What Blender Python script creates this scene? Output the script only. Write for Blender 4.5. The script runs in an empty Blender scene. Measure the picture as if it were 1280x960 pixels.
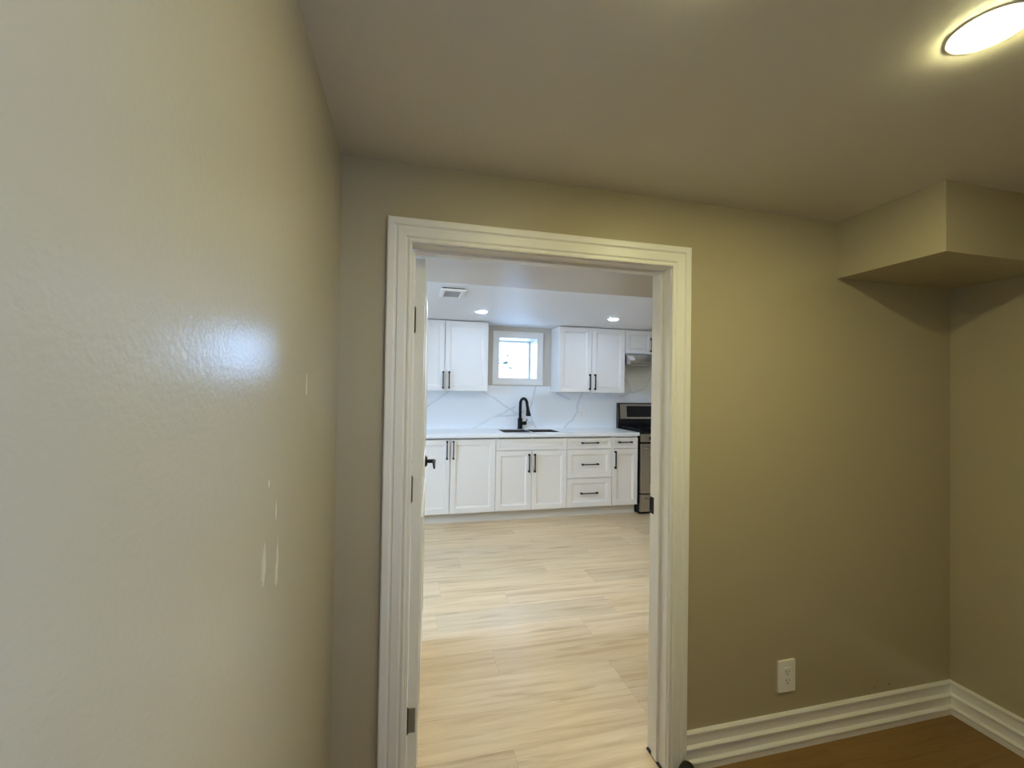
import bpy, bmesh, math, random
from mathutils import Vector, Matrix
random.seed(7)
S = bpy.context.scene
COL = S.collection

# ------------------------------------------------------------------ camera
cam_d = bpy.data.cameras.new('camera'); cam = bpy.data.objects.new('camera', cam_d); COL.objects.link(cam)
cam_d.sensor_width = 36.0; cam_d.lens = 533.3 / 1280 * 36.0; cam_d.clip_start = 0.01
R_ = Vector((0.97215101, -0.23382957, 0.01568904)); D_ = Vector((0.01834599, 0.00919191, -0.99978944)); F_ = Vector((0.23363613, 0.97223415, 0.01322576))
m = Matrix((R_, -D_, -F_)).transposed().to_4x4(); m.translation = Vector((0, 0, 1.52)); cam.matrix_world = m
S.camera = cam

# ------------------------------------------------------------------ light settings
SKY_COL = (0.38, 0.58, 1.0); SKY_STR = 23.0
NEAR_LAMP = ((1.000, 0.932, 0.455), 330.0)
NEAR_LAMP2 = ((1.000, 0.900, 0.453), 225.0)
KIT_LAMP = ((0.558, 0.716, 1.000), 190.0)
DAY_KIT = ((0.461, 0.697, 1.000), 45.6)
KIT_FILL_LAMP = ((1.000, 0.983, 0.810), 580.0)  # fill for the kitchen floor and door jamb
DAY_REAR = ((0.200, 0.375, 1.000), 60.0)
YP = -3.4
w = bpy.data.worlds.new('sky'); S.world = w; w.use_nodes = True
bg = w.node_tree.nodes['Background']; bg.inputs[1].default_value = SKY_STR
tc_ = w.node_tree.nodes.new('ShaderNodeTexCoord'); sx_ = w.node_tree.nodes.new('ShaderNodeSeparateXYZ'); mr_ = w.node_tree.nodes.new('ShaderNodeMapRange'); mx_ = w.node_tree.nodes.new('ShaderNodeMix'); mx_.data_type = 'RGBA'
mr_.inputs[1].default_value = -0.25; mr_.inputs[2].default_value = 0.0                      # ground below the horizon is darker than the sky
mx_.inputs[6].default_value = (*[c*0.35 for c in SKY_COL], 1); mx_.inputs[7].default_value = (*SKY_COL, 1)
for a_, b_ in ((tc_.outputs['Generated'], sx_.inputs[0]), (sx_.outputs[2], mr_.inputs[0]), (mr_.outputs[0], mx_.inputs[0]), (mx_.outputs[2], bg.inputs[0])): w.node_tree.links.new(a_, b_)
S.view_settings.view_transform = 'Standard'; S.view_settings.look = 'None'
S.view_settings.exposure = 0.0; S.view_settings.gamma = 1.0; S.view_settings.use_curve_mapping = False
S.cycles.max_bounces = 14; S.cycles.diffuse_bounces = 8; S.cycles.glossy_bounces = 5; S.cycles.transparent_max_bounces = 8
S.cycles.use_denoising = True; S.cycles.sample_clamp_indirect = 6.0; S.cycles.caustics_reflective = False; S.cycles.caustics_refractive = False

def portal(name, loc, rot, sx, sy):
    l = bpy.data.lights.new(name, 'AREA'); l.shape = 'RECTANGLE'; l.size = sx; l.size_y = sy; l.cycles.is_portal = True
    o = bpy.data.objects.new(name, l); o.location = loc; o.rotation_euler = rot; COL.objects.link(o)
# light portals sit in the window openings and only guide the sky sampling
portal('kitchen_window_portal', (1.386, 5.83, 1.932), (-math.pi/2, 0, 0), 0.5, 0.52)
def daylight(name, loc, rot, sx, sy, col, power):
    l = bpy.data.lights.new(name, 'AREA'); l.shape = 'RECTANGLE'; l.size = sx; l.size_y = sy; l.color = col; l.energy = power
    o = bpy.data.objects.new(name, l); o.location = loc; o.rotation_euler = rot; COL.objects.link(o)
# daylight just outside the side window of the kitchen and the window behind the camera
daylight('kitchen_side_daylight', (-2.14, 2.75, 1.55), (0, -math.pi/2, 0), 1.0, 1.0, *DAY_KIT)
daylight('passage_daylight', (1.05, -1.10, 1.85), (0, math.pi/2 - 0.6, 0), 0.8, 0.95, *DAY_REAR)

# ------------------------------------------------------------------ materials
def mat(name, col, rough=0.5, metal=0.0, spec=0.5, bump=None, build=None, coat=0.0):
    M = bpy.data.materials.new(name); M.use_nodes = True; nt = M.node_tree; b = nt.nodes['Principled BSDF']
    b.inputs['Base Color'].default_value = (*col, 1); b.inputs['Roughness'].default_value = rough
    b.inputs['Metallic'].default_value = metal; b.inputs['Specular IOR Level'].default_value = spec; b.inputs['Coat Weight'].default_value = coat
    if bump:
        sc, st, di = bump
        tc = nt.nodes.new('ShaderNodeTexCoord'); n = nt.nodes.new('ShaderNodeTexNoise'); n.inputs['Scale'].default_value = sc; n.inputs['Detail'].default_value = 3
        bp = nt.nodes.new('ShaderNodeBump'); bp.inputs['Strength'].default_value = st; bp.inputs['Distance'].default_value = di
        nt.links.new(tc.outputs['Object'], n.inputs['Vector']); nt.links.new(n.outputs['Fac'], bp.inputs['Height']); nt.links.new(bp.outputs['Normal'], b.inputs['Normal'])
    if build: build(nt, b)
    return M
def tint(c1, c2, scale, detail=3):
    def f(nt, b):
        tc = nt.nodes.new('ShaderNodeTexCoord'); n = nt.nodes.new('ShaderNodeTexNoise'); n.inputs['Scale'].default_value = scale; n.inputs['Detail'].default_value = detail
        r = nt.nodes.new('ShaderNodeMix'); r.data_type = 'RGBA'; r.inputs[6].default_value = (*c1, 1); r.inputs[7].default_value = (*c2, 1)
        nt.links.new(tc.outputs['Object'], n.inputs['Vector']); nt.links.new(n.outputs['Fac'], r.inputs[0]); nt.links.new(r.outputs[2], b.inputs['Base Color'])
    return f
WALL = (0.455, 0.404, 0.28)
M_wall = mat('beige_wall_paint', WALL, 0.24, spec=0.5, bump=(120, 0.34, 0.0012), build=tint((0.445, 0.395, 0.272), (0.465, 0.413, 0.288), 3))
M_kwall = mat('greige_kitchen_paint', (0.44, 0.40, 0.35), 0.24, bump=(60, 0.2, 0.001), build=tint((0.57, 0.53, 0.47), (0.59, 0.55, 0.49), 3))
M_ceil = mat('ceiling_paint', (0.74, 0.72, 0.68), 0.6, spec=0.35, bump=(60, 0.2, 0.002), build=tint((0.66, 0.63, 0.56), (0.68, 0.65, 0.58), 2))
M_kceil = mat('white_ceiling_paint', (0.80, 0.80, 0.80), 0.55, spec=0.3, bump=(7, 0.15, 0.01), build=tint((0.84, 0.86, 0.90), (0.86, 0.88, 0.92), 2))
M_trim = mat('white_trim_gloss', (0.85, 0.84, 0.82), 0.36, spec=0.5, bump=(40, 0.08, 0.0006), build=tint((0.845, 0.835, 0.81), (0.86, 0.85, 0.825), 5))
M_cab = mat('white_cabinet_lacquer', (0.82, 0.81, 0.78), 0.38, spec=0.4, build=tint((0.825, 0.805, 0.765), (0.835, 0.815, 0.775), 4))
M_carc = mat('cabinet_carcass', (0.60, 0.59, 0.56), 0.6, build=tint((0.59, 0.58, 0.55), (0.61, 0.60, 0.57), 4))
M_toe = mat('toe_kick_board', (0.66, 0.64, 0.58), 0.5, build=tint((0.65, 0.63, 0.57), (0.67, 0.65, 0.59), 4))
M_black = mat('matte_black_metal', (0.006, 0.006, 0.007), 0.5, metal=0.0, spec=0.25, bump=(300, 0.05, 0.0003))
M_enamel = mat('black_enamel', (0.010, 0.010, 0.012), 0.15, spec=0.5, build=tint((0.009, 0.009, 0.011), (0.012, 0.012, 0.014), 9))
M_glassblk = mat('black_glass', (0.006, 0.006, 0.008), 0.06, spec=0.6, build=tint((0.005, 0.005, 0.007), (0.008, 0.008, 0.01), 9))
M_rubber = mat('black_rubber', (0.01, 0.01, 0.01), 0.7, bump=(200, 0.2, 0.0005))
def brushed(nt, b):
    tc = nt.nodes.new('ShaderNodeTexCoord'); mp = nt.nodes.new('ShaderNodeMapping'); mp.inputs['Scale'].default_value = (2, 2, 350)
    n = nt.nodes.new('ShaderNodeTexNoise'); n.inputs['Scale'].default_value = 3; r = nt.nodes.new('ShaderNodeMapRange'); r.inputs[3].default_value = 0.22; r.inputs[4].default_value = 0.42
    nt.links.new(tc.outputs['Object'], mp.inputs[0]); nt.links.new(mp.outputs[0], n.inputs['Vector']); nt.links.new(n.outputs['Fac'], r.inputs[0]); nt.links.new(r.outputs[0], b.inputs['Roughness'])
M_steel = mat('brushed_stainless_steel', (0.56, 0.54, 0.50), 0.3, metal=1.0, build=brushed)
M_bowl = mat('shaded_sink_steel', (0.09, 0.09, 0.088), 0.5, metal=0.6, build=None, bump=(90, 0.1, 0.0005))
M_hinge = mat('grey_hinge_metal', (0.30, 0.31, 0.29), 0.45, metal=0.7, bump=(120, 0.2, 0.0005))
M_bronze = mat('dark_bronze', (0.055, 0.055, 0.02), 0.4, metal=0.4, bump=(120, 0.2, 0.0005))
M_plastic = mat('white_plastic', (0.86, 0.86, 0.84), 0.35, build=tint((0.85, 0.85, 0.83), (0.87, 0.87, 0.85), 9))
M_grille = mat('grey_vent_grille', (0.42, 0.43, 0.46), 0.6, build=tint((0.41, 0.42, 0.45), (0.43, 0.44, 0.47), 9))
M_slot = mat('outlet_slot_shadow', (0.03, 0.03, 0.03), 0.7, build=tint((0.025, 0.025, 0.025), (0.035, 0.035, 0.035), 9))
M_spackle = mat('pale_spackle', (0.53, 0.49, 0.38), 0.75, bump=(90, 0.3, 0.0005))
M_chip = mat('brown_scuff', (0.22, 0.15, 0.07), 0.8, bump=(90, 0.3, 0.0005))
M_cement = mat('pale_window_well', (0.75, 0.78, 0.76), 0.9, bump=(50, 0.4, 0.002))
M_leaf = mat('dark_leaf', (0.020, 0.022, 0.018), 0.8, bump=(50, 0.4, 0.002))
M_joint = mat('plank_joint_brown', (0.22, 0.16, 0.10), 0.8, bump=(50, 0.2, 0.001))
M_dark = mat('dark_gap', (0.03, 0.028, 0.025), 0.8, bump=(50, 0.2, 0.001))
def emis(name, col, st):
    M = bpy.data.materials.new(name); M.use_nodes = True; nt = M.node_tree; b = nt.nodes['Principled BSDF']
    b.inputs['Base Color'].default_value = (0.8, 0.8, 0.8, 1); b.inputs['Emission Color'].default_value = (*col, 1); b.inputs['Emission Strength'].default_value = st
    return M
M_nlamp = emis('warm_lamp_lens', *NEAR_LAMP); M_nlamp2 = emis('second_lamp_lens', *NEAR_LAMP2); M_klamp = emis('kitchen_lamp_lens', *KIT_LAMP); M_kfill = emis('kitchen_fill_lens', *KIT_FILL_LAMP)
def glass():
    M = bpy.data.materials.new('window_glass'); M.use_nodes = True; nt = M.node_tree; nt.nodes.clear()
    o = nt.nodes.new('ShaderNodeOutputMaterial'); t = nt.nodes.new('ShaderNodeBsdfTransparent'); g = nt.nodes.new('ShaderNodeBsdfGlossy'); g.inputs['Roughness'].default_value = 0.02
    f = nt.nodes.new('ShaderNodeFresnel'); f.inputs[0].default_value = 1.45; mx = nt.nodes.new('ShaderNodeMixShader')
    t.inputs[0].default_value = (0.95, 0.98, 0.97, 1)
    nt.links.new(f.outputs[0], mx.inputs[0]); nt.links.new(t.outputs[0], mx.inputs[1]); nt.links.new(g.outputs[0], mx.inputs[2]); nt.links.new(mx.outputs[0], o.inputs[0]); return M
M_glass = glass()
def marble(nt, b, veins=(), soft=0.020, base=(0.86, 0.89, 0.91, 1), vein=(0.50, 0.55, 0.59, 1), amount=0.55):
    """white marble; veins are polylines (x, z) in metres on the slab, wandering with a noise"""
    N = nt.nodes.new; L = nt.links.new
    tc = N('ShaderNodeTexCoord'); n = N('ShaderNodeTexNoise'); n.inputs['Scale'].default_value = 9; n.inputs['Detail'].default_value = 5
    L(tc.outputs['Object'], n.inputs['Vector'])
    sb = N('ShaderNodeVectorMath'); sb.operation = 'SUBTRACT'; sb.inputs[1].default_value = (0.5, 0.5, 0.5); L(n.outputs['Color'], sb.inputs[0])
    sc = N('ShaderNodeVectorMath'); sc.operation = 'SCALE'; sc.inputs[3].default_value = 0.045; L(sb.outputs[0], sc.inputs[0])
    ad = N('ShaderNodeVectorMath'); ad.operation = 'ADD'; L(tc.outputs['Object'], ad.inputs[0]); L(sc.outputs[0], ad.inputs[1])
    fl = N('ShaderNodeVectorMath'); fl.operation = 'MULTIPLY'; fl.inputs[1].default_value = (1, 0, 1); L(ad.outputs[0], fl.inputs[0])
    last = None
    for line in veins:
        for (ax, az), (bx_, bz) in zip(line, line[1:]):
            d = Vector((bx_-ax, 0, bz-az))
            s1 = N('ShaderNodeVectorMath'); s1.operation = 'SUBTRACT'; s1.inputs[1].default_value = (ax, 0, az); L(fl.outputs[0], s1.inputs[0])
            dt = N('ShaderNodeVectorMath'); dt.operation = 'DOT_PRODUCT'; dt.inputs[1].default_value = d / d.length_squared; L(s1.outputs[0], dt.inputs[0])
            cl = N('ShaderNodeClamp'); L(dt.outputs['Value'], cl.inputs[0])
            pr = N('ShaderNodeVectorMath'); pr.operation = 'SCALE'; pr.inputs[0].default_value = d; L(cl.outputs[0], pr.inputs[3])
            df = N('ShaderNodeVectorMath'); df.operation = 'DISTANCE'; L(s1.outputs[0], df.inputs[0]); L(pr.outputs[0], df.inputs[1])
            if last is None: last = df.outputs['Value']
            else:
                mn = N('ShaderNodeMath'); mn.operation = 'MINIMUM'; L(last, mn.inputs[0]); L(df.outputs['Value'], mn.inputs[1]); last = mn.outputs[0]
    n2 = N('ShaderNodeTexNoise'); n2.inputs['Scale'].default_value = 3; L(tc.outputs['Object'], n2.inputs['Vector'])
    c = N('ShaderNodeMix'); c.data_type = 'RGBA'; c.inputs[6].default_value = base; c.inputs[7].default_value = vein
    if last is not None:
        r = N('ShaderNodeMapRange'); r.interpolation_type = 'SMOOTHSTEP'; r.inputs[1].default_value = 0.001; r.inputs[2].default_value = soft; r.inputs[3].default_value = 1.0; r.inputs[4].default_value = 0.0; L(last, r.inputs[0])
        r2 = N('ShaderNodeMapRange'); r2.inputs[1].default_value = 0.3; r2.inputs[2].default_value = 0.65; r2.inputs[3].default_value = 0.25; r2.inputs[4].default_value = amount; L(n2.outputs['Fac'], r2.inputs[0])
        mu = N('ShaderNodeMath'); mu.operation = 'MULTIPLY'; L(r.outputs[0], mu.inputs[0]); L(r2.outputs[0], mu.inputs[1]); L(mu.outputs[0], c.inputs[0])
    else:
        r2 = N('ShaderNodeMapRange'); r2.inputs[1].default_value = 0.55; r2.inputs[2].default_value = 0.8; r2.inputs[4].default_value = 0.3; L(n2.outputs['Fac'], r2.inputs[0]); L(r2.outputs[0], c.inputs[0])
    L(c.outputs[2], b.inputs['Base Color'])
VEINS = [[(0.05, 1.20), (0.211, 1.293), (0.476, 1.477), (0.60, 1.56)], [(0.60, 1.56), (0.80, 1.535), (0.959, 1.474), (1.16, 1.345), (1.336, 1.227), (1.40, 1.19)],
         [(0.811, 1.02), (0.93, 1.09), (1.07, 1.164), (1.369, 1.195), (1.46, 1.23)], [(1.07, 1.16), (1.25, 1.24), (1.35, 1.30)], [(1.62, 1.56), (1.60, 1.42), (1.575, 1.334), (1.532, 1.227), (1.58, 1.13), (1.646, 1.02)],
         [(1.93, 1.49), (2.02, 1.44), (2.11, 1.40)], [(2.30, 1.50), (2.25, 1.41), (2.215, 1.30), (2.23, 1.25), (2.15, 1.12), (2.07, 1.06), (2.03, 1.01)],
         [(3.35, 1.80), (3.28, 1.62), (3.20, 1.55), (3.02, 1.50), (2.86, 1.45)], [(3.02, 1.50), (2.98, 1.62), (2.93, 1.68)]]
M_marble = mat('white_veined_marble', (0.8, 0.8, 0.8), 0.22, build=lambda nt, b: marble(nt, b, VEINS))
M_marble_top = mat('white_marble_worktop', (0.8, 0.8, 0.8), 0.18, build=marble)
def wood(nt, b, tone=(1, 1, 1)):
    N = nt.nodes.new; L = nt.links.new
    tc = N('ShaderNodeTexCoord'); at = N('ShaderNodeAttribute'); at.attribute_name = 'plank'
    sp = N('ShaderNodeSeparateXYZ'); L(at.outputs['Vector'], sp.inputs[0])
    cb = N('ShaderNodeCombineXYZ'); sc = N('ShaderNodeMath'); sc.operation = 'MULTIPLY'; sc.inputs[1].default_value = 40; L(sp.outputs[1], sc.inputs[0]); L(sc.outputs[0], cb.inputs[0]); L(sc.outputs[0], cb.inputs[1])
    ad = N('ShaderNodeVectorMath'); ad.operation = 'ADD'; L(tc.outputs['Object'], ad.inputs[0]); L(cb.outputs[0], ad.inputs[1])
    def ns(scale, vec, det=4, dist=0.0):
        mp = N('ShaderNodeMapping'); mp.inputs['Scale'].default_value = vec; L(ad.outputs[0], mp.inputs[0])
        n = N('ShaderNodeTexNoise'); n.inputs['Scale'].default_value = scale; n.inputs['Detail'].default_value = det; n.inputs['Distortion'].default_value = dist; L(mp.outputs[0], n.inputs['Vector']); return n
    n1 = ns(1.5, (0.9, 13, 1), 5, 0.35); n2 = ns(3.0, (2.0, 45, 1), 3, 0.2); n3 = ns(1.6, (1.1, 9, 1), 5, 0.5)
    r1 = N('ShaderNodeValToRGB'); e = r1.color_ramp.elements
    e[0].position = 0.32; e[0].color = (0.56, 0.43, 0.28, 1); e[1].position = 0.66; e[1].color = (0.72, 0.60, 0.43, 1)
    k = r1.color_ramp.elements.new(0.46); k.color = (0.66, 0.535, 0.37, 1)
    L(n1.outputs['Fac'], r1.inputs[0])
    a = N('ShaderNodeMix'); a.data_type = 'RGBA'; a.blend_type = 'MULTIPLY'; a.inputs[0].default_value = 0.30; L(r1.outputs[0], a.inputs[6])
    r2 = N('ShaderNodeValToRGB'); r2.color_ramp.elements[0].position = 0.3; r2.color_ramp.elements[0].color = (0.72, 0.68, 0.62, 1); r2.color_ramp.elements[1].position = 0.6; L(n2.outputs['Fac'], r2.inputs[0]); L(r2.outputs[0], a.inputs[7])
    c = N('ShaderNodeMix'); c.data_type = 'RGBA'; c.blend_type = 'MULTIPLY'; c.inputs[0].default_value = 0.38; L(a.outputs[2], c.inputs[6])
    r3 = N('ShaderNodeValToRGB'); r3.color_ramp.elements[0].position = 0.30; r3.color_ramp.elements[0].color = (0.50, 0.38, 0.27, 1); r3.color_ramp.elements[1].position = 0.40; L(n3.outputs['Fac'], r3.inputs[0]); L(r3.outputs[0], c.inputs[7])
    h = N('ShaderNodeHueSaturation'); mr = N('ShaderNodeMapRange'); mr.inputs[3].default_value = 0.90; mr.inputs[4].default_value = 1.05; L(sp.outputs[0], mr.inputs[0]); L(mr.outputs[0], h.inputs['Value']); L(c.outputs[2], h.inputs['Color'])
    mr2 = N('ShaderNodeMapRange'); mr2.inputs[3].default_value = 1.08; mr2.inputs[4].default_value = 1.2; L(sp.outputs[2], mr2.inputs[0]); L(mr2.outputs[0], h.inputs['Saturation'])
    tn = N('ShaderNodeMix'); tn.data_type = 'RGBA'; tn.blend_type = 'MULTIPLY'; tn.inputs[0].default_value = 1; tn.inputs[7].default_value = (*tone, 1); L(h.outputs[0], tn.inputs[6]); L(tn.outputs[2], b.inputs['Base Color'])
    bp = N('ShaderNodeBump'); bp.inputs['Strength'].default_value = 0.12; bp.inputs['Distance'].default_value = 0.001; L(n2.outputs['Fac'], bp.inputs['Height']); L(bp.outputs[0], b.inputs['Normal'])
M_wood = mat('oak_plank_laminate', (0.5, 0.4, 0.27), 0.36, spec=0.5, build=wood)
M_wood_dim = mat('dimmed_oak_laminate', (0.3, 0.2, 0.1), 0.45, spec=0.4, build=lambda nt, b: wood(nt, b, (0.40, 0.29, 0.15)))  # same oak laminate, with the near room's dim warm light put into its tone

# ------------------------------------------------------------------ helpers
ORG = {}
def root_of(o):
    while o.parent: o = o.parent
    return o
def obj(name, bm, m, parent=None, smooth=False, **props):
    me = bpy.data.meshes.new(name)
    if parent:
        bmesh.ops.translate(bm, verts=bm.verts, vec=-Vector(ORG.get(root_of(parent).name, (0, 0, 0))))
    bmesh.ops.recalc_face_normals(bm, faces=bm.faces); bm.to_mesh(me); bm.free()
    me.materials.append(m)
    if smooth:
        for p in me.polygons: p.use_smooth = True
    o = bpy.data.objects.new(name, me); COL.objects.link(o)
    if parent: o.parent = parent
    for k, v in props.items(): o[k] = v
    return o
def struct(name, bm, m, smooth=False): return obj(name, bm, m, smooth=smooth, kind='structure')
def empty(name, loc, **props):
    o = bpy.data.objects.new(name, None); o.location = loc; o.empty_display_size = 0.05; COL.objects.link(o); ORG[o.name] = loc
    for k, v in props.items(): o[k] = v
    return o
def thing(name, label, cat, loc, group=None):
    o = empty(name, loc, label=label, category=cat)
    if group: o['group'] = group
    return o
def tag(o, label, cat, group=None):
    o['label'] = label; o['category'] = cat
    if group: o['group'] = group
    return o
def bx(bm, x0, x1, y0, y1, z0, z1, bev=0.0):
    r = bmesh.ops.create_cube(bm, size=1.0); vs = r['verts']
    for v in vs: v.co = Vector((x0 if v.co.x < 0 else x1, y0 if v.co.y < 0 else y1, z0 if v.co.z < 0 else z1))
    if bev > 0:
        es = list({e for v in vs for e in v.link_edges}); bmesh.ops.bevel(bm, geom=es, offset=bev, segments=2, profile=0.7, affect='EDGES')
    return bm
def box(*a, bev=0.0): return bx(bmesh.new(), *a, bev=bev)
def cyl(bm, c, r, depth, axis='z', seg=24, r2=None):
    mt = Matrix.Translation(c) @ {'z': Matrix(), 'y': Matrix.Rotation(math.pi/2, 4, 'X'), 'x': Matrix.Rotation(math.pi/2, 4, 'Y')}[axis]
    bmesh.ops.create_cone(bm, cap_ends=True, segments=seg, radius1=r, radius2=r if r2 is None else r2, depth=depth, matrix=mt); return bm
def tube(bm, pts, rad, seg=12):
    pts = [Vector(p) for p in pts]; n = len(pts); rad = rad if isinstance(rad, (list, tuple)) else [rad]*n
    rings = []; up = None
    for i, p in enumerate(pts):
        t = (pts[min(i+1, n-1)] - pts[max(i-1, 0)]).normalized()
        if up is None: up = t.orthogonal().normalized()
        up = (up - t*up.dot(t)).normalized(); s = t.cross(up)
        rings.append([bm.verts.new(p + rad[i]*(math.cos(a)*up + math.sin(a)*s)) for a in [2*math.pi*k/seg for k in range(seg)]])
    for a, b in zip(rings, rings[1:]):
        for k in range(seg): bm.faces.new((a[k], a[(k+1) % seg], b[(k+1) % seg], b[k]))
    bm.faces.new(rings[0]); bm.faces.new(rings[-1][::-1]); return bm
def sweep(bm, rings, close=True):
    vs = [[bm.verts.new(p) for p in r] for r in rings]; n = len(rings[0])
    for a, b in zip(vs, vs[1:]):
        for k in range(n): bm.faces.new((a[k], a[(k+1) % n], b[(k+1) % n], b[k]))
    bm.faces.new(vs[0]); bm.faces.new(vs[-1][::-1]); return bm
def holed(bm, axis, pos0, pos1, u0, u1, v0, v1, holes):
    """a wall slab with real openings: axis is the thin direction; u is the other horizontal direction, v is z"""
    us = sorted({u0, u1, *[h for a in holes for h in a[:2]]}); vs = sorted({v0, v1, *[h for a in holes for h in a[2:]]})
    solid = lambda i, j: 0 <= i < len(us)-1 and 0 <= j < len(vs)-1 and not any(h[0] <= us[i] < h[1] and h[2] <= vs[j] < h[3] for h in holes)
    P = (lambda p, u, v: (u, p, v)) if axis == 'y' else (lambda p, u, v: (p, u, v))
    c = {}
    def V(p, i, j):
        if (p, i, j) not in c: c[(p, i, j)] = bm.verts.new(P(p, us[i], vs[j]))
        return c[(p, i, j)]
    for i in range(len(us)-1):
        for j in range(len(vs)-1):
            if not solid(i, j): continue
            for p in (pos0, pos1): bm.faces.new((V(p, i, j), V(p, i+1, j), V(p, i+1, j+1), V(p, i, j+1)))
            for di, dj, a, b in ((-1, 0, (i, j), (i, j+1)), (1, 0, (i+1, j), (i+1, j+1)), (0, -1, (i, j), (i+1, j)), (0, 1, (i, j+1), (i+1, j+1))):
                if not solid(i+di, j+dj): bm.faces.new((V(pos0, *a), V(pos1, *a), V(pos1, *b), V(pos0, *b)))
    return bm

# ------------------------------------------------------------------ dimensions
XL, XR, D, T = -0.234, 2.564, 1.523, 0.126; YK = D + T; XP = 0.75   # XP: right side of the passage behind the camera
ZC, ZK = 2.30, 2.346; YB = -0.25; KX0, KX1, YW = -2.0, 4.6, 5.445
JL, JR, JT = 0.002, 1.019, 2.022

# ------------------------------------------------------------------ floor
def floor(name, m, ya, yb, xa, xb):
    bm = bmesh.new(); pitch = 0.2325; over = {0: 1.12, 1: 1.12, 2: 0.495, 3: 1.14, 7: 1.155, 8: 0.455, -1: 0.455, 5: 0.72, 6: 0.25, 4: 0.2, 9: 0.95}
    rnd = random.Random(11); vals = []; g = 0.0003; Ln = 1.22
    for k in range(-24, 17):
        y0 = 1.765 + pitch*k; y1 = y0 + pitch; j = over.get(k, rnd.uniform(0, Ln)); x = j - Ln*4
        y0, y1 = max(y0, ya), min(y1, yb)
        if y1 - y0 < 0.002: continue
        while x < xb:
            a, b_ = max(x, xa), min(x + Ln, xb); x += Ln
            if b_ <= a: continue
            bm.faces.new([bm.verts.new(p) for p in ((a+g, y0+g, 0), (b_-g, y0+g, 0), (b_-g, y1-g, 0), (a+g, y1-g, 0))]); vals.append((rnd.random(), rnd.random(), rnd.random()))
    me = bpy.data.meshes.new(name); bm.to_mesh(me); bm.free(); me.materials.append(m)
    at = me.attributes.new('plank', 'FLOAT_VECTOR', 'FACE')
    for i, v in enumerate(vals): at.data[i].vector = v
    o = bpy.data.objects.new(name, me); COL.objects.link(o); o['kind'] = 'structure'
    obj('underlay', box(xa, xb, ya, yb, -0.1, -0.0010), M_joint, o)
floor('floor', M_wood, D-0.015, YW+0.2, KX0-0.1, KX1+0.1)
floor('floor', M_wood_dim, YP-0.1, D-0.015, XL-0.1, XR+0.1)

# ------------------------------------------------------------------ shell
struct('ceiling', box(XL-0.1, XR+0.15, YP-0.1, D, ZC, ZC+0.2), M_ceil)
struct('ceiling', box(KX0-0.1, KX1+0.1, YK, YW+0.5, ZK, ZK+0.154), M_kceil)
wl = struct('wall_left', box(XL-0.1, XL, YP, D, -0.1, ZC), M_wall)
struct('wall_front', holed(bmesh.new(), 'y', D, YK, KX0-0.1, KX1+0.1, -0.0, 2.5, [(JL-0.018, JR+0.018, -0.0, JT+0.018)]), M_wall)
struct('wall_right', box(XR, XR+0.15, YB-0.1, D, -0.1, ZC), M_wall)
struct('wall_rear', box(XP, XR, YB-0.1, YB, -0.1, ZC), M_wall)
struct('wall_passage', holed(bmesh.new(), 'x', XP, XP+0.1, YP, YB-0.1, -0.1, ZC, [(-1.6, -0.6, 1.15, 2.05)]), M_wall)
struct('wall_passage_end', box(XL-0.1, XP+0.1, YP-0.1, YP, -0.1, ZC), M_wall)
struct('wall_soffit', box(1.866, XR, 1.1215, D, 2.043, ZC), M_wall)
struct('wall_kitchen_back', holed(bmesh.new(), 'y', YW, YW+0.42, KX0-0.1, KX1+0.1, -0.1, ZK, [(1.127, 1.645, 1.664, 2.2)]), M_kwall)
struct('wall_kitchen_left', holed(bmesh.new(), 'x', KX0-0.12, KX0, YK, YW, -0.1, ZK, [(2.25, 3.25, 1.05, 2.05)]), M_kwall)
struct('wall_kitchen_right', box(KX1, KX1+0.1, YK, YW, -0.1, ZK), M_kwall)
struct('wall_kitchen_bulkhead', box(KX0, KX1, YK, 2.31, 2.09, ZK), M_kwall)

# windows
def win_frame(x0, x1, y0, y1, z0, z1, axis, wd):
    bm = bmesh.new()
    if axis == 'y':
        for a in ((x0, x1, z0, z0+wd), (x0, x1, z1-wd, z1), (x0, x0+wd, z0+wd, z1-wd), (x1-wd, x1, z0+wd, z1-wd)): bx(bm, a[0], a[1], y0, y1, a[2], a[3], bev=0.003)
    else:
        for a in ((y0, y1, z0, z0+wd), (y0, y1, z1-wd, z1), (y0, y0+wd, z0+wd, z1-wd), (y1-wd, y1, z0+wd, z1-wd)): bx(bm, x0, x1, a[0], a[1], a[2], a[3], bev=0.003)
    return bm
w1 = struct('window_1', win_frame(1.129, 1.643, 5.78, 5.84, 1.666, 2.198, 'y', 0.022), M_trim)
bm = bmesh.new()                                                          # white lining of the deep opening
for a in ((1.123, 1.649, 1.660, 1.668), (1.123, 1.649, 2.196, 2.204), (1.123, 1.131, 1.668, 2.196), (1.641, 1.649, 1.668, 2.196)): bx(bm, a[0], a[1], YW-0.001, 5.779, a[2], a[3])
obj('window_lining', bm, M_trim, w1)
def frame_profile(x0, x1, z0, z1, yw, prof):
    """mitred picture-frame casing facing -y; prof = (outward distance, thickness)"""
    bm = bmesh.new(); rings = []
    for cx, cz, sx, sz in ((x0, z0, -1, -1), (x1, z0, 1, -1), (x1, z1, 1, 1), (x0, z1, -1, 1)):
        rings.append([bm.verts.new((cx + sx*d, yw - t, cz + sz*d)) for d, t in prof])
    n = len(prof)
    for i in range(4):
        a, b = rings[i], rings[(i+1) % 4]
        for k in range(n): bm.faces.new((a[k], a[(k+1) % n], b[(k+1) % n], b[k]))
    return bm
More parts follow.
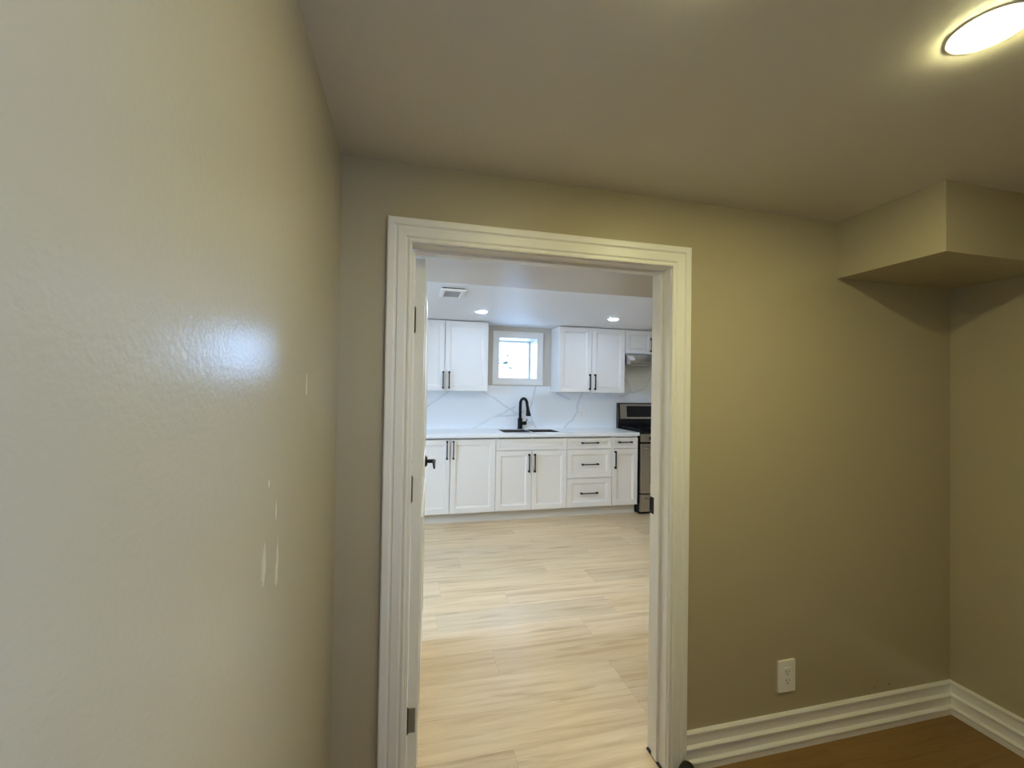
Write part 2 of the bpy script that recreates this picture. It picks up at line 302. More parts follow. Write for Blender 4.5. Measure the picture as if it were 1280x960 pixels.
obj('window_casing', frame_profile(1.131, 1.641, 1.668, 2.196, YW, [(0, 0), (0, 0.012), (0.006, 0.014), (0.012, 0.011), (0.06, 0.013), (0.066, 0.018), (0.082, 0.018), (0.086, 0.014), (0.086, 0)]), M_trim, w1)
obj('pane', box(1.15, 1.622, 5.808, 5.812, 1.687, 2.177), M_glass, w1)
w2 = struct('window_2', win_frame(-2.1, -2.04, 2.25, 3.25, 1.05, 2.05, 'x', 0.05), M_trim)
obj('mullion', box(-2.09, -2.05, 2.735, 2.765, 1.10, 2.0), M_trim, w2)
w3 = struct('window_3', win_frame(XP+0.03, XP+0.08, -1.6, -0.6, 1.15, 2.05, 'x', 0.05), M_trim)
# window well outside with a few leaves
struct('trim_window_well', box(0.6, 2.2, 5.87, 7.0, 1.45, 1.55), M_cement)
bm = bmesh.new()
for i in range(16):
    c = Vector((random.uniform(1.29, 1.50), random.uniform(6.3, 6.5), random.uniform(1.80, 2.08))); n = Vector((random.uniform(-1, 1), random.uniform(-1, 1), random.uniform(-1, 1))).normalized(); t = n.orthogonal(); s = n.cross(t); r = random.uniform(0.010, 0.018)
    q = [bm.verts.new(c + r*(1.7*t*math.cos(a) + s*math.sin(a)) + n*0.2*r*math.cos(2*a)) for a in [k*math.pi/4 for k in range(8)]]; bm.faces.new(q)
for i in range(5):
    x = 1.3 + i*0.07; tube(bm, [(x, 6.4, 1.55), (x+0.03, 6.42, 1.75), (x+0.01, 6.4, 1.98)], [0.003, 0.002, 0.001], 5)
sh = tag(obj('shrub', bm, M_leaf), 'sparse twiggy shrub outside the kitchen window', 'plant'); sh['kind'] = 'stuff'

# ------------------------------------------------------------------ door frame (casing, jamb, stop)
PROF = [(0, 0), (0, 0.010), (0.003, 0.0125), (0.009, 0.0125), (0.012, 0.0095), (0.016, 0.0095), (0.021, 0.014), (0.046, 0.0155), (0.049, 0.0115), (0.054, 0.012), (0.059, 0.018), (0.078, 0.019), (0.082, 0.016), (0.082, 0)]
def casing(x0, x1, z1, yw, s):
    rings = [[(x0 - d, yw - s*t, 0.004) for d, t in PROF], [(x0 - d, yw - s*t, z1 + d) for d, t in PROF], [(x1 + d, yw - s*t, z1 + d) for d, t in PROF], [(x1 + d, yw - s*t, 0.004) for d, t in PROF]]
    return sweep(bmesh.new(), rings)
fr = empty('trim_1', (0.5, D + 0.06, 0), kind='structure')
obj('casing', casing(-0.0005, 1.0215, 2.025, D, 1), M_trim, fr)
obj('casing', casing(-0.0005, 1.0215, 2.025, YK, -1), M_trim, fr)
obj('jamb', box(JL-0.018, JL, D, YK, 0.006, JT+0.018), M_trim, fr)
obj('jamb', box(JR, JR+0.018, D, YK, 0.006, JT+0.018), M_trim, fr)
obj('head_jamb', box(JL, JR, D, YK, JT, JT+0.018), M_trim, fr)
bm = bmesh.new(); bx(bm, JL, JL+0.011, 1.573, 1.609, 0.006, JT, bev=0.0015); bx(bm, JR-0.011, JR, 1.573, 1.609, 0.006, JT, bev=0.0015); bx(bm, JL+0.011, JR-0.011, 1.573, 1.609, JT-0.011, JT, bev=0.0015)
obj('door_stop_strip', bm, M_trim, fr)
bm = box(JR-0.002, JR+0.004, 1.618, YK+0.004, 1.00, 1.07, bev=0.001); bx(bm, JR-0.004, JR+0.001, YK-0.004, YK+0.005, 1.008, 1.062, bev=0.001)
obj('strike_plate', bm, M_black, fr, label='black strike plate')
obj('floor_gap', box(JR-0.010, JR+0.02, D+0.002, YK-0.002, 0.0005, 0.006), M_dark, fr)

# ------------------------------------------------------------------ door leaf
PV = (0.0145, 1.6555, 0)
dr = empty('door_1', PV, kind='structure')
W_, TH, Z0_, Z1_ = 0.985, 0.036, 0.014, 2.012
bm = box(PV[0], PV[0]+TH, PV[1], PV[1]+W_, Z0_, Z1_, bev=0.0015)
slab = obj('door_slab', bm, M_trim, dr)
for x, s in ((PV[0]+TH, 1), (PV[0], -1)):                                 # raised panel mouldings on both faces
    bm = bmesh.new()
    for y0, y1, z0, z1 in ((0.12, 0.865, 1.16, 1.88), (0.12, 0.865, 0.24, 1.0)):
        rings = []
        for yy, zz, sy, sz in ((y0, z0, 1, 1), (y1, z0, -1, 1), (y1, z1, -1, -1), (y0, z1, 1, -1)):
            rings.append([bm.verts.new((x + s*t, PV[1] + yy + sy*d, zz + sz*d)) for d, t in ((0, -0.001), (0.006, 0.005), (0.018, 0.005), (0.026, -0.001))])
        for i in range(4):
            a, b = rings[i], rings[(i+1) % 4]
            for k in range(4): bm.faces.new((a[k], a[(k+1) % 4], b[(k+1) % 4], b[k]))
    obj('panel_moulding', bm, M_trim, slab)
for zc, mm in ((1.778, M_trim), (1.14, M_trim), (0.275, M_hinge)):
    bm = box(PV[0]+0.003, PV[0]+0.029, PV[1]-0.0016, PV[1]+0.0008, zc-0.045, zc+0.045, bev=0.0005)
    for dz in (-0.03, 0, 0.03): cyl(bm, (PV[0]+0.017+(0.006 if dz else -0.004), PV[1]-0.0018, zc+dz), 0.003, 0.0012, 'y', 10)
    h = obj('hinge', bm, mm, dr)
    bm = cyl(bmesh.new(), (PV[0]+0.001, PV[1]-0.003, zc), 0.0038, 0.092, 'z', 12); cyl(bm, (PV[0]+0.001, PV[1]-0.003, zc+0.049), 0.0030, 0.006, 'z', 12, 0.001); cyl(bm, (PV[0]+0.001, PV[1]-0.003, zc-0.049), 0.001, 0.006, 'z', 12, 0.003)
    obj('hinge_pin', bm, M_bronze, h, smooth=True)
hy = PV[1] + W_ - 0.066; hz = 1.09
for s, xf in ((1, PV[0]+TH), (-1, PV[0])):
    bm = cyl(bmesh.new(), (xf + s*0.004, hy, hz), 0.033, 0.008, 'x', 32); cyl(bm, (xf + s*0.011, hy, hz), 0.027, 0.007, 'x', 32); cyl(bm, (xf + s*0.033, hy, hz), 0.0115, 0.045, 'x', 20)
    hd = obj('door_handle', bm, M_black, dr)
    pts = [(xf + s*0.047, hy + 0.012, hz), (xf + s*0.052, hy, hz), (xf + s*0.052, hy-0.03, hz+0.001), (xf + s*0.052, hy-0.075, hz-0.002), (xf + s*0.053, hy-0.105, hz-0.010), (xf + s*0.054, hy-0.118, hz-0.022)]
    obj('lever', tube(bmesh.new(), pts, [0.010, 0.012, 0.010, 0.008, 0.007, 0.005], 12), M_black, hd, smooth=True)
obj('latch', box(PV[0]+0.010, PV[0]+0.026, PV[1]+W_-0.001, PV[1]+W_+0.009, hz-0.012, hz+0.012, bev=0.002), M_steel, dr)
dr.rotation_euler = (0, 0, -math.radians(2.9))

# ------------------------------------------------------------------ baseboards
BP = [(0, 0), (0.017, 0), (0.018, 0.026), (0.022, 0.031), (0.022, 0.035), (0.018, 0.039), (0.010, 0.044), (0.010, 0.082), (0.018, 0.087), (0.018, 0.091), (0.014, 0.095), (0.007, 0.100), (0.007, 0.134), (0.012, 0.138), (0.013, 0.147), (0.008, 0.153), (0, 0.155)]
def base(name, rings): struct(name, sweep(bmesh.new(), rings), M_trim)
base('baseboard_front', [[(1.1035, D-t, z) for t, z in BP], [(XR-t, D-t, z) for t, z in BP]])
base('baseboard_right', [[(XR-t, D-t, z) for t, z in BP], [(XR-t, YB+t, z) for t, z in BP]])
base('baseboard_front', [[(XL+t, D-t, z) for t, z in BP], [(-0.083, D-t, z) for t, z in BP]])
base('baseboard_left', [[(XL+t, D-t, z) for t, z in BP], [(XL+t, YP+t, z) for t, z in BP]])
base('baseboard_rear', [[(XP, YB+t, z) for t, z in BP], [(XR-t, YB+t, z) for t, z in BP]])

# spackle strokes on the left wall and chips above the baseboard
def smear(y, z, wy, hz_, seed, parent, m, axis='x'):
    rnd = random.Random(seed); bm = bmesh.new(); c = None; ring = []; n = 22
    for k in range(n):
        a = 2*math.pi*k/n; r = 1 + rnd.uniform(-0.16, 0.16)
        u = wy*r*math.sin(a)*(1 - 0.25*math.cos(a)); v = hz_*r*math.cos(a)
        ring.append((u + 0.2*wy*v/hz_, v))
    lo, hi = [], []
    for u, v in ring:
        if axis == 'x': lo.append(bm.verts.new((XL, y+u, z+v))); hi.append(bm.verts.new((XL+0.0006, y+u*0.9, z+v*0.95)))
        else: lo.append(bm.verts.new((y+u, D, z+v))); hi.append(bm.verts.new((y+u*0.9, D-0.0006, z+v*0.9)))
    bm.faces.new(lo); bm.faces.new(hi[::-1])
    for k in range(n): bm.faces.new((lo[k], lo[(k+1) % n], hi[(k+1) % n], hi[k]))
    return bm
for y, z, wy, h_, sd in ((0.803, 1.217, 0.009, 0.036, 1), (0.877, 1.192, 0.007, 0.046, 2), (0.820, 1.351, 0.003, 0.007, 3), (0.865, 1.292, 0.0025, 0.02, 4), (1.081, 1.524, 0.005, 0.028, 5)):
    obj('spackle_patch', smear(y, z, wy, h_, sd, None, None), M_spackle, wl, label='pale spackle patch')
wf = bpy.data.objects['wall_front']
for x, z, sd in ((2.094, 0.182, 8), (2.18, 0.187, 9)):
    obj('paint_chip', smear(x, z, 0.007, 0.003, sd, None, None, 'y'), M_chip, wf, label='brown paint chip')

# ------------------------------------------------------------------ near room outlet, lamps, door stop
def outlet(name, label, cx, yw, cz, w_, h_):
    o = thing(name, label, 'outlet', (cx, yw, cz))
    p = obj('cover_plate', box(cx-w_/2, cx+w_/2, yw-0.009, yw, cz-h_/2, cz+h_/2, bev=0.003), M_plastic, o)
    s = h_/0.13
    rc = obj('receptacle', box(cx-0.019*s, cx+0.019*s, yw-0.0115, yw-0.008, cz-0.036*s, cz+0.036*s, bev=0.002), M_plastic, o)
    bm = bmesh.new()
    for dz in (0.018*s, -0.018*s):
        bx(bm, cx-0.0085*s, cx-0.006*s, yw-0.0122, yw-0.011, cz+dz-0.001, cz+dz+0.008); bx(bm, cx+0.006*s, cx+0.0085*s, yw-0.0122, yw-0.011, cz+dz+0.0, cz+dz+0.007)
        cyl(bm, (cx, yw-0.0116, cz+dz-0.008*s), 0.0026*s, 0.0012, 'y', 12)
    obj('slot', bm, M_slot, rc)
    return o
outlet('wall_outlet', 'white electrical outlet on the beige wall above the baseboard', 1.597, D, 0.310, 0.088, 0.134)

def can_light(label, x, y, z, r, m, group):
    o = thing('recessed_light', label, 'ceiling light', (x, y, z), group)
    bm = bmesh.new(); R1, R0 = r*1.34, r
    rings = []
    for k in range(48):
        a = 2*math.pi*k/48; c, s = math.cos(a), math.sin(a)
        rings.append([bm.verts.new((x+q*c, y+q*s, z-h)) for q, h in ((R1, 0.0), (R1-0.0005, 0.0014), (R1-0.002, 0.0016), (R0-0.001, 0.0016))])
    for i in range(48):
        a, b = rings[i], rings[(i+1) % 48]
        for k in range(3): bm.faces.new((a[k], a[k+1], b[k+1], b[k]))
    obj('trim_ring', bm, M_plastic, o)
    bm = cyl(bmesh.new(), (x, y, z-0.0032), R0*0.97, 0.006, 'z', 64, R0) 
    obj('lens', bm, m, o)
    return o
can_light('lit round recessed light in the room ceiling at the upper right corner', 1.183, 0.637, ZC, 0.050, M_nlamp, None)
can_light('lit recessed room light left of the other one, nearer the white door frame', 0.49, 0.61, ZC, 0.050, M_nlamp2, None)
can_light('lit recessed kitchen ceiling light left of the window', 0.737, 4.50, ZK, 0.05, M_klamp, 'kitchen ceiling lights')
can_light('lit recessed kitchen ceiling light in front of the right wall cabinets', 2.262, 4.48, ZK, 0.05, M_klamp, 'kitchen ceiling lights')

can_light('added unseen kitchen fill light past the bulkhead, left one', 0.38, 2.85, ZK, 0.05, M_kfill, 'added kitchen fill lights')  # pair of unseen lamps added to brighten the kitchen floor and right jamb
can_light('added unseen kitchen fill light past the bulkhead, right one', 1.95, 2.85, ZK, 0.05, M_kfill, 'added kitchen fill lights')
bm = bmesh.new(); prof = [(0.034, 0.0), (0.034, 0.016), (0.030, 0.036), (0.020, 0.049), (0.008, 0.053), (0.0005, 0.054)]
rings = [[bm.verts.new((1.079 + r*math.cos(a), 1.468 + r*math.sin(a), z*1.45)) for a in [2*math.pi*k/28 for k in range(28)]] for r, z in prof]
for a, b in zip(rings, rings[1:]):
    for k in range(28): bm.faces.new((a[k], a[(k+1) % 28], b[(k+1) % 28], b[k]))
bm.faces.new(rings[0]); bm.faces.new(rings[-1][::-1])
tag(obj('door_bumper', bm, M_rubber, smooth=True), 'small black rounded door stop on the floor by the right door casing', 'door stop')

# ------------------------------------------------------------------ kitchen cabinets
YF, YT, YU = 4.803, 4.878, 5.115
def shaker(x0, x1, z0, z1, yf, th=0.02, rail=0.058):
    bm = bmesh.new(); lv = [(0, th), (0, 0.002), (0.002, 0), (rail, 0), (rail+0.004, 0.006), (rail+0.013, 0.007), (rail+0.017, 0.013)]
    rings = [[bm.verts.new((a, yf + d, b)) for a, b in ((x0+i, z0+i), (x1-i, z0+i), (x1-i, z1-i), (x0+i, z1-i))] for i, d in lv]
    for a, b in zip(rings, rings[1:]):
        for k in range(4): bm.faces.new((a[k], a[(k+1) % 4], b[(k+1) % 4], b[k]))
    bm.faces.new(rings[0][::-1]); bm.faces.new(rings[-1]); return bm
def pull_v(x, z0, z1, yf):
    bm = bmesh.new(); y = yf - 0.032; bx(bm, x-0.006, x+0.006, y-0.006, y+0.006, z0, z1, bev=0.002)
    for z in (z0+0.012, z1-0.012): bx(bm, x-0.009, x+0.009, y-0.004, yf, z-0.010, z+0.010, bev=0.002)
    return bm
def pull_h(x0, x1, z, yf):
    bm = bmesh.new(); y = yf - 0.032; bx(bm, x0, x1, y-0.006, y+0.006, z-0.006, z+0.006, bev=0.002)
    for x in (x0+0.012, x1-0.012): bx(bm, x-0.010, x+0.010, y-0.004, yf, z-0.009, z+0.009, bev=0.002)
    return bm
G = 0.0028
def base_cab(label, x0, x1, fronts):
    o = thing('base_cabinet', label, 'kitchen cabinet', ((x0+x1)/2, (YF+YW)/2, 0))
    th = 0.018; bm = bmesh.new(); yb = YW-0.022
    bx(bm, x0, x0+th, YF+0.021, yb, 0.118, 0.972); bx(bm, x1-th, x1, YF+0.021, yb, 0.118, 0.972); bx(bm, x0+th, x1-th, YF+0.021, yb, 0.118, 0.136); bx(bm, x0+th, x1-th, yb-0.01, yb, 0.136, 0.972); bx(bm, x0+th, x1-th, YF+0.021, YF+0.10, 0.954, 0.972)
    obj('carcass', bm, M_carc if x1 < 2.7 else M_cab, o)
    obj('toe_kick', box(x0, x1, YT, YT+0.016, 0.0, 0.118), M_toe, o)
    for kind, a, b, z0, z1, hd in fronts:
        rail = 0.058 if z1 - z0 > 0.2 else 0.034
        f = obj('drawer' if kind == 'drawer' else ('door' if kind == 'door' else 'false_front'), shaker(a+G, b-G, z0+G, z1-G, YF, rail=rail), M_cab, o)
        if hd: obj('handle', (pull_v(*hd[1:], YF) if hd[0] == 'v' else pull_h(*hd[1:], YF)), M_black, f, label='black bar handle')
    return o
Zt, Zm, Zb = 0.950, 0.815, 0.118
base_cab('white two-door base cabinet with full-height doors left of the sink cabinet', -0.064, 0.976,
    [('door', -0.064, 0.456, Zb, Zt, ('v', 0.420, 0.730, 0.940)), ('door', 0.456, 0.976, Zb, Zt, ('v', 0.491, 0.730, 0.940))])
base_cab('white base cabinet under the sink with a blank panel over two doors', 0.976, 1.844,
    [('front', 0.976, 1.844, Zm, Zt, None), ('door', 0.976, 1.406, Zb, Zm, ('v', 1.371, 0.560, 0.776)), ('door', 1.406, 1.844, Zb, Zm, ('v', 1.440, 0.560, 0.776))])
base_cab('white base cabinet with three stacked drawers', 1.844, 2.430,
    [('drawer', 1.844, 2.430, Zm, Zt, ('h', 2.020, 2.242, 0.893)), ('drawer', 1.844, 2.430, 0.468, Zm, ('h', 2.025, 2.245, 0.635)), ('drawer', 1.844, 2.430, Zb, 0.468, ('h', 2.015, 2.240, 0.290))])
base_cab('narrow white base cabinet with one drawer over one door beside the stove', 2.430, 2.780,
    [('drawer', 2.430, 2.780, Zm, Zt, ('h', 2.507, 2.692, 0.895)), ('door', 2.430, 2.780, Zb, Zm, ('v', 2.467, 0.574, 0.789))])

def wall_cab(label, x0, x1, z0, mid, hz0, hz1, xh):
    o = thing('wall_cabinet', label, 'kitchen cabinet', ((x0+x1)/2, (YU+YW)/2, z0)); z1 = 2.337; th = 0.018; bm = bmesh.new(); yf = YU+0.021; yb = YW-0.001
    bx(bm, x0, x0+th, yf, yb, z0, z1); bx(bm, x1-th, x1, yf, yb, z0, z1); bx(bm, x0+th, x1-th, yf, yb, z0, z0+th); bx(bm, x0+th, x1-th, yf, yb, z1-th, z1); bx(bm, x0+th, x1-th, yb-0.01, yb, z0+th, z1-th)
    obj('carcass', bm, M_cab, o)
    for a, b, xx in ((x0, mid, xh[0]), (mid, x1, xh[1])):
        f = obj('door', shaker(a+G, b-G, z0, z1-0.003, YU), M_cab, o)
        obj('handle', pull_v(xx, hz0, hz1, YU), M_black, f, label='black bar handle')
wall_cab('white two-door wall cabinet left of the kitchen window', -0.120, 0.928, 1.496, 0.404, 1.520, 1.726, (0.386, 0.457))
wall_cab('white two-door wall cabinet right of the kitchen window', 1.840, 2.757, 1.500, 2.285, 1.532, 1.735, (2.255, 2.328))
wall_cab('short white wall cabinet above the range hood', 2.760, 3.560, 2.022, 3.165, 2.050, 2.235, (3.130, 3.200))

# countertop with a real sink cut-out
ZT = 1.013; SX0, SX1, SY0, SY1 = 1.095, 1.800, 4.925, 5.285
def slab_hole(x0, x1, y0, y1, z0, z1, hx0, hx1, hy0, hy1):
    bm = bmesh.new(); xs = [x0, hx0, hx1, x1]; ys = [y0, hy0, hy1, y1]; c = {}
    def V(i, j, z):
        if (i, j, z) not in c: c[(i, j, z)] = bm.verts.new((xs[i], ys[j], z))
        return c[(i, j, z)]
    for i in range(3):
        for j in range(3):
            if i == 1 and j == 1: continue
            for z in (z0, z1): bm.faces.new((V(i, j, z), V(i+1, j, z), V(i+1, j+1, z), V(i, j+1, z)))
    per = [((i, 0), (i+1, 0)) for i in range(3)] + [((i, 3), (i+1, 3)) for i in range(3)] + [((0, j), (0, j+1)) for j in range(3)] + [((3, j), (3, j+1)) for j in range(3)] + [((1, 1), (2, 1)), ((1, 2), (2, 2)), ((1, 1), (1, 2)), ((2, 1), (2, 2))]
    for a, b in per: bm.faces.new((V(*a, z0), V(*b, z0), V(*b, z1), V(*a, z1)))
    return bm
tag(obj('countertop', slab_hole(-0.064, 2.788, YF-0.022, YW-0.021, ZT-0.040, ZT, SX0, SX1, SY0, SY1), M_marble_top), 'long white marble worktop across the base cabinets', 'countertop')
bm = box(-0.30, 1.045, YW-0.020, YW-0.0005, ZT, 1.494); bx(bm, 1.045, 1.727, YW-0.020, YW-0.0005, ZT, 1.570); bx(bm, 1.727, 2.757, YW-0.020, YW-0.0005, ZT, 1.498); bx(bm, 2.757, 3.60, YW-0.020, YW-0.0005, 0.95, 2.018)
bx(bm, 0.930, 1.045, YW-0.020, YW-0.0005, 1.494, 1.570); bx(bm, 1.727, 1.838, YW-0.020, YW-0.0005, 1.498, 1.570)
tag(obj('backsplash', bm, M_marble), 'white marble slab backsplash with grey veins on the kitchen wall', 'backsplash')
# double bowl sink
sk = thing('sink', 'stainless steel double-bowl sink set into the worktop', 'sink', ((SX0+SX1)/2, (SY0+SY1)/2, ZT-0.25))
for a, b in ((SX0+0.002, 1.436), (1.462, SX1-0.002)):
    bm = bmesh.new(); zt, zb = ZT-0.002, ZT-0.22; y0, y1 = SY0+0.002, SY1-0.002; t = 0.012
    ro = [bm.verts.new((x, y, zt)) for x, y in ((a, y0), (b, y0), (b, y1), (a, y1))]; ri = [bm.verts.new((x, y, zb)) for x, y in ((a+t, y0+t), (b-t, y0+t), (b-t, y1-t), (a+t, y1-t))]
    for k in range(4): bm.faces.new((ro[k], ro[(k+1) % 4], ri[(k+1) % 4], ri[k]))
    bm.faces.new(ri)
    bw = obj('bowl', bm, M_bowl, sk); so = bw.modifiers.new('thick', 'SOLIDIFY'); so.thickness = 0.0015
    obj('drain', cyl(bmesh.new(), ((a+b)/2, (y0+y1)/2, zb+0.003), 0.045, 0.004, 'z', 24), M_steel, bw)
obj('divider', box(1.4375, 1.4605, SY0+0.004, SY1-0.004, ZT-0.10, ZT-0.001, bev=0.003), M_steel, sk)
# faucet
fc = thing('faucet', 'tall black gooseneck faucet behind the sink', 'faucet', (1.405, 5.365, ZT))
bm = cyl(bmesh.new(), (1.405, 5.365, ZT+0.005), 0.036, 0.010, 'z', 28); cyl(bm, (1.405, 5.365, ZT+0.074), 0.031, 0.130, 'z', 28)
obj('body', bm, M_black, fc)
pts = [(1.405, 5.365, ZT+0.13), (1.405, 5.365, ZT+0.28), (1.406, 5.364, ZT+0.31)]
for k in range(1, 13):
    a = math.pi*k/12; pts.append((1.405 + 0.040*(1-math.cos(a))/2*1.1, 5.365 - 0.085*(1-math.cos(a)), ZT+0.32 + 0.075*math.sin(a)))
sx, sy, sz = pts[-1]; pts.append((sx+0.004, sy-0.004, sz-0.03)); pts.append((sx+0.008, sy-0.006, sz-0.06))
obj('spout', tube(bmesh.new(), pts, 0.0185, 14), M_black, fc, smooth=True)
obj('spray_head', tube(bmesh.new(), [(sx+0.007, sy-0.006, sz-0.05), (sx+0.010, sy-0.008, sz-0.075), (sx+0.016, sy-0.012, sz-0.135), (sx+0.016, sy-0.012, sz-0.142)], [0.0195, 0.023, 0.033, 0.029], 16), M_black, fc, smooth=True)
hd = obj('handle', cyl(bmesh.new(), (1.455, 5.358, ZT+0.075), 0.023, 0.06, 'x', 20), M_black, fc)
obj('lever', tube(bmesh.new(), [(1.478, 5.355, ZT+0.078), (1.482, 5.348, ZT+0.10), (1.492, 5.335, ZT+0.13)], [0.008, 0.007, 0.005], 8), M_black, hd, smooth=True)
outlet('kitchen_outlet', 'white outlet on the marble backsplash right of the faucet', 2.278, YW-0.020, 1.207, 0.092, 0.128)

# ------------------------------------------------------------------ range hood
hx0, hx1 = 2.766, 3.545
hd = thing('range_hood', 'stainless steel range hood under the short wall cabinet', 'range hood', ((hx0+hx1)/2, 5.2, 1.87))
prof = [(YW-0.022, 2.018), (YU+0.004, 2.018), (4.985, 1.915), (4.980, 1.908), (4.980, 1.884), (4.99, 1.878), (YW-0.022, 1.878)]
bm = sweep(bmesh.new(), [[(hx0, y, z) for y, z in prof], [(hx1, y, z) for y, z in prof]]); obj('canopy', bm, M_steel, hd)
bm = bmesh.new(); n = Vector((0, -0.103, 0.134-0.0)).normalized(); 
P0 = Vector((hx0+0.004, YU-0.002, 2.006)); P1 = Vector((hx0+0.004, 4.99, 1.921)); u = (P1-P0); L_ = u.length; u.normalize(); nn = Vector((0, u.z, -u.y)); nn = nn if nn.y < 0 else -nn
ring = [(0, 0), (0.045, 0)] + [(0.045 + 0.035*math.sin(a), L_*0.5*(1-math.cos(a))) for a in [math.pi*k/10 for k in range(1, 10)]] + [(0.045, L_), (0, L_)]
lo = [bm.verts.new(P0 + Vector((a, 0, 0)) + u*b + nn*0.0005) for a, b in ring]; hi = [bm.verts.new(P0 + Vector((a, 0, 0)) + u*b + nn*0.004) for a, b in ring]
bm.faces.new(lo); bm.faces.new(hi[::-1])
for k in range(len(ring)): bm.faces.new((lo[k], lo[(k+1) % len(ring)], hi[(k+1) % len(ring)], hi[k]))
obj('highlight_panel', bm, M_plastic, hd, label='pale rounded highlight panel')  # bright reflection on the hood steel, built as a pale panel
obj('filter', box(hx0+0.06, hx1-0.06, 5.03, 5.36, 1.873, 1.879, bev=0.001), M_carc, hd)
for k in range(3): obj('button', cyl(bmesh.new(), (3.10+0.05*k, 4.978, 1.896), 0.007, 0.006, 'y', 12), M_black, hd)

# ------------------------------------------------------------------ stove
sx0, sx1, SF, SB = 2.798, 3.560, 4.765, YW-0.024
st = thing('stove', 'black and stainless steel gas stove right of the cabinets', 'stove', ((sx0+sx1)/2, 5.1, 0))
bm = box(sx0, sx1, SF+0.03, SB, 0.03, 1.000, bev=0.004); bx(bm, sx0+0.01, sx1-0.01, SF+0.045, SB-0.02, 0.0, 0.03)
obj('body', bm, M_enamel, st)
obj('cooktop', box(sx0-0.002, sx1+0.002, SF+0.005, SB-0.06, 1.0005, 1.016, bev=0.004), M_enamel, st)
bm = bmesh.new(); y0, y1 = SF+0.08, SB-0.10
for gx0, gx1 in ((sx0+0.03, sx0+0.255), (sx0+0.265, sx1-0.265), (sx1-0.255, sx1-0.03)):
    for x in (gx0, gx1-0.012): bx(bm, x, x+0.012, y0, y1, 1.030, 1.045, bev=0.002)
    for y in (y0, (y0+y1)/2-0.006, y1-0.012): bx(bm, gx0, gx1, y, y+0.012, 1.0301, 1.0449, bev=0.002)
    xm = (gx0+gx1)/2; bx(bm, xm-0.005, xm+0.005, y0, y1, 1.0302, 1.0448, bev=0.002)
    for x in (gx0+0.001, gx1-0.013):
        for y in (y0+0.001, y1-0.013): bx(bm, x, x+0.01, y, y+0.01, 1.0155, 1.031)
obj('grate', bm, M_black, st)
for x in (sx0+0.14, (sx0+sx1)/2, sx1-0.14):
    for y in (y0+0.11, y1-0.11):
        bm = cyl(bmesh.new(), (x, y, 1.020), 0.045, 0.009, 'z', 24, 0.040); cyl(bm, (x, y, 1.026), 0.030, 0.006, 'z', 24); obj('burner', bm, M_black, st)
obj('control_panel', box(sx0+0.002, sx1-0.002, SF, SF+0.03, 0.895, 0.995, bev=0.004), M_steel, st)
for k in range(5):
    x = sx0 + 0.135 + k*0.123; bm = cyl(bmesh.new(), (x, SF-0.012, 0.940), 0.022, 0.026, 'y', 24, 0.019); bx(bm, x-0.003, x+0.003, SF-0.034, SF-0.02, 0.920, 0.960, bev=0.001)
    obj('knob', bm, M_black, st)
od = obj('oven_door', box(sx0+0.002, sx1-0.002, SF-0.006, SF+0.029, 0.262, 0.872, bev=0.005), M_steel, st)
obj('oven_window', box(sx0+0.125, sx1-0.125, SF-0.0075, SF-0.004, 0.37, 0.72, bev=0.001), M_glassblk, od)
bm = tube(bmesh.new(), [(sx0+0.05, SF-0.055, 0.825), (sx1-0.05, SF-0.055, 0.825)], 0.013, 14)
for x in (sx0+0.065, sx1-0.065): bx(bm, x-0.012, x+0.012, SF-0.052, SF-0.004, 0.815, 0.835, bev=0.003)
obj('handle', bm, M_steel, od)
dw = obj('drawer', box(sx0+0.002, sx1-0.002, SF-0.004, SF+0.029, 0.035, 0.245, bev=0.005), M_steel, st)
bm = tube(bmesh.new(), [(sx0+0.05, SF-0.035, 0.195), (sx1-0.05, SF-0.035, 0.195)], 0.010, 12)
for x in (sx0+0.065, sx1-0.065): bx(bm, x-0.010, x+0.010, SF-0.034, SF-0.003, 0.187, 0.203, bev=0.003)
obj('handle', bm, M_steel, dw)
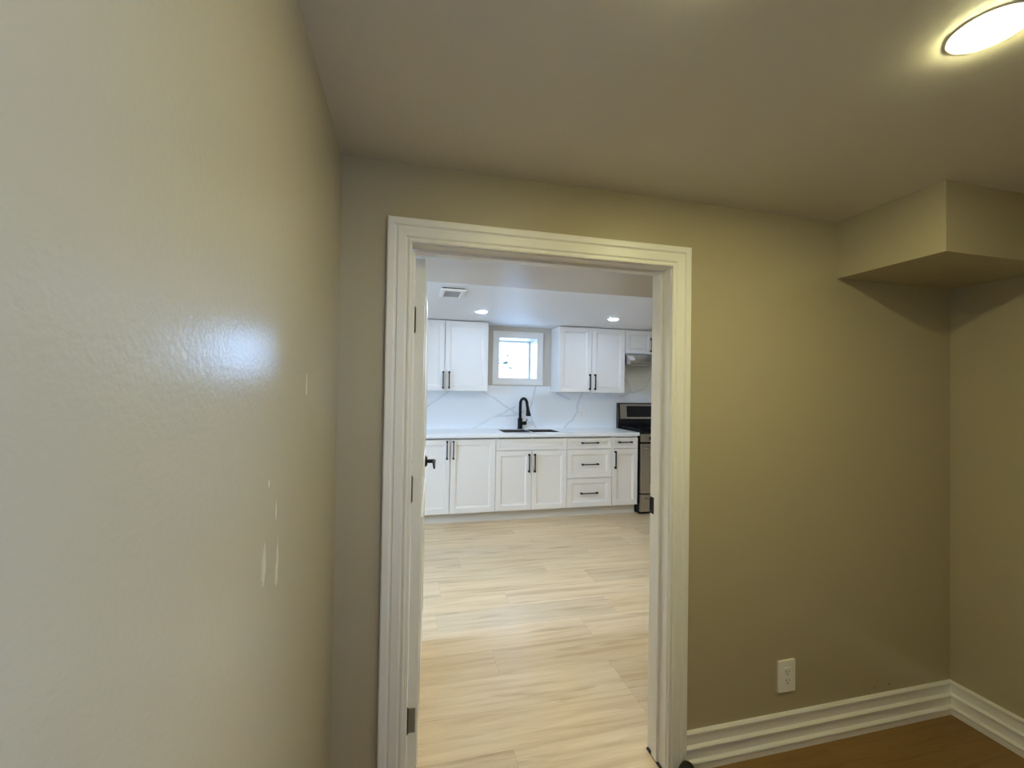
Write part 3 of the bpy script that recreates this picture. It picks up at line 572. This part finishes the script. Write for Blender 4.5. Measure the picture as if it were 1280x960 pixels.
# backguard: black back with a slanted stainless console and dark display
gb = [(SB, 1.000), (SB, 1.360), (SB-0.035, 1.362), (SB-0.060, 1.345), (SB-0.085, 1.140), (SB-0.062, 1.130), (SB-0.062, 1.000)]
obj('backguard', sweep(bmesh.new(), [[(sx0, y, z) for y, z in gb], [(sx1, y, z) for y, z in gb]]), M_enamel, st)
def onface(a, b, t, th, bm=None):
    bm = bm or bmesh.new(); f = lambda q: SB-0.060 - 0.025*q; z = lambda q: 1.345 - 0.205*q
    rings = [[(a, f(t[0])-th*0+0.001, z(t[0])), (a, f(t[0])-th, z(t[0])), (a, f(t[1])-th, z(t[1])), (a, f(t[1])+0.001, z(t[1]))]]
    rings.append([(b, p[1], p[2]) for p in rings[0]]); return sweep(bm, rings)
cn = obj('console', onface(sx0+0.018, sx1-0.018, (0.0, 0.98), 0.006), M_steel, st)
obj('display', onface(sx0+0.115, sx1-0.115, (0.12, 0.86), 0.008), M_glassblk, cn)

# ------------------------------------------------------------------ kitchen ceiling vent
vt = thing('ceiling_vent', 'small square white vent in the kitchen ceiling', 'vent', (0.345, 3.64, ZK))
vx0, vx1, vy0, vy1 = 0.236, 0.444, 3.49, 3.81
bm = bmesh.new(); lv = [(0.001, 0.010), (0, 0.013), (0.004, 0.022), (0.030, 0.026), (0.040, 0.014)]
rings = [[bm.verts.new((a, b, ZK-h)) for a, b in ((vx0+i, vy0+i), (vx1-i, vy0+i), (vx1-i, vy1-i), (vx0+i, vy1-i))] for i, h in lv]
for a, b in zip(rings, rings[1:]):
    for k in range(4): bm.faces.new((a[k], a[(k+1) % 4], b[(k+1) % 4], b[k]))
obj('frame', bm, M_plastic, vt)
bm = bmesh.new(); n = 9
for k in range(n):
    y = vy0+0.045 + k*(vy1-vy0-0.09)/(n-1); bx(bm, vx0+0.038, vx1-0.038, y-0.009, y+0.009, ZK-0.018, ZK-0.015)
obj('grille', bm, M_grille, vt)
obj('duct_shade', box(vx0+0.012, vx1-0.012, vy0+0.012, vy1-0.012, ZK-0.0125, ZK), M_slot, vt)  # dark box puts the shadow behind the frame lip into colour
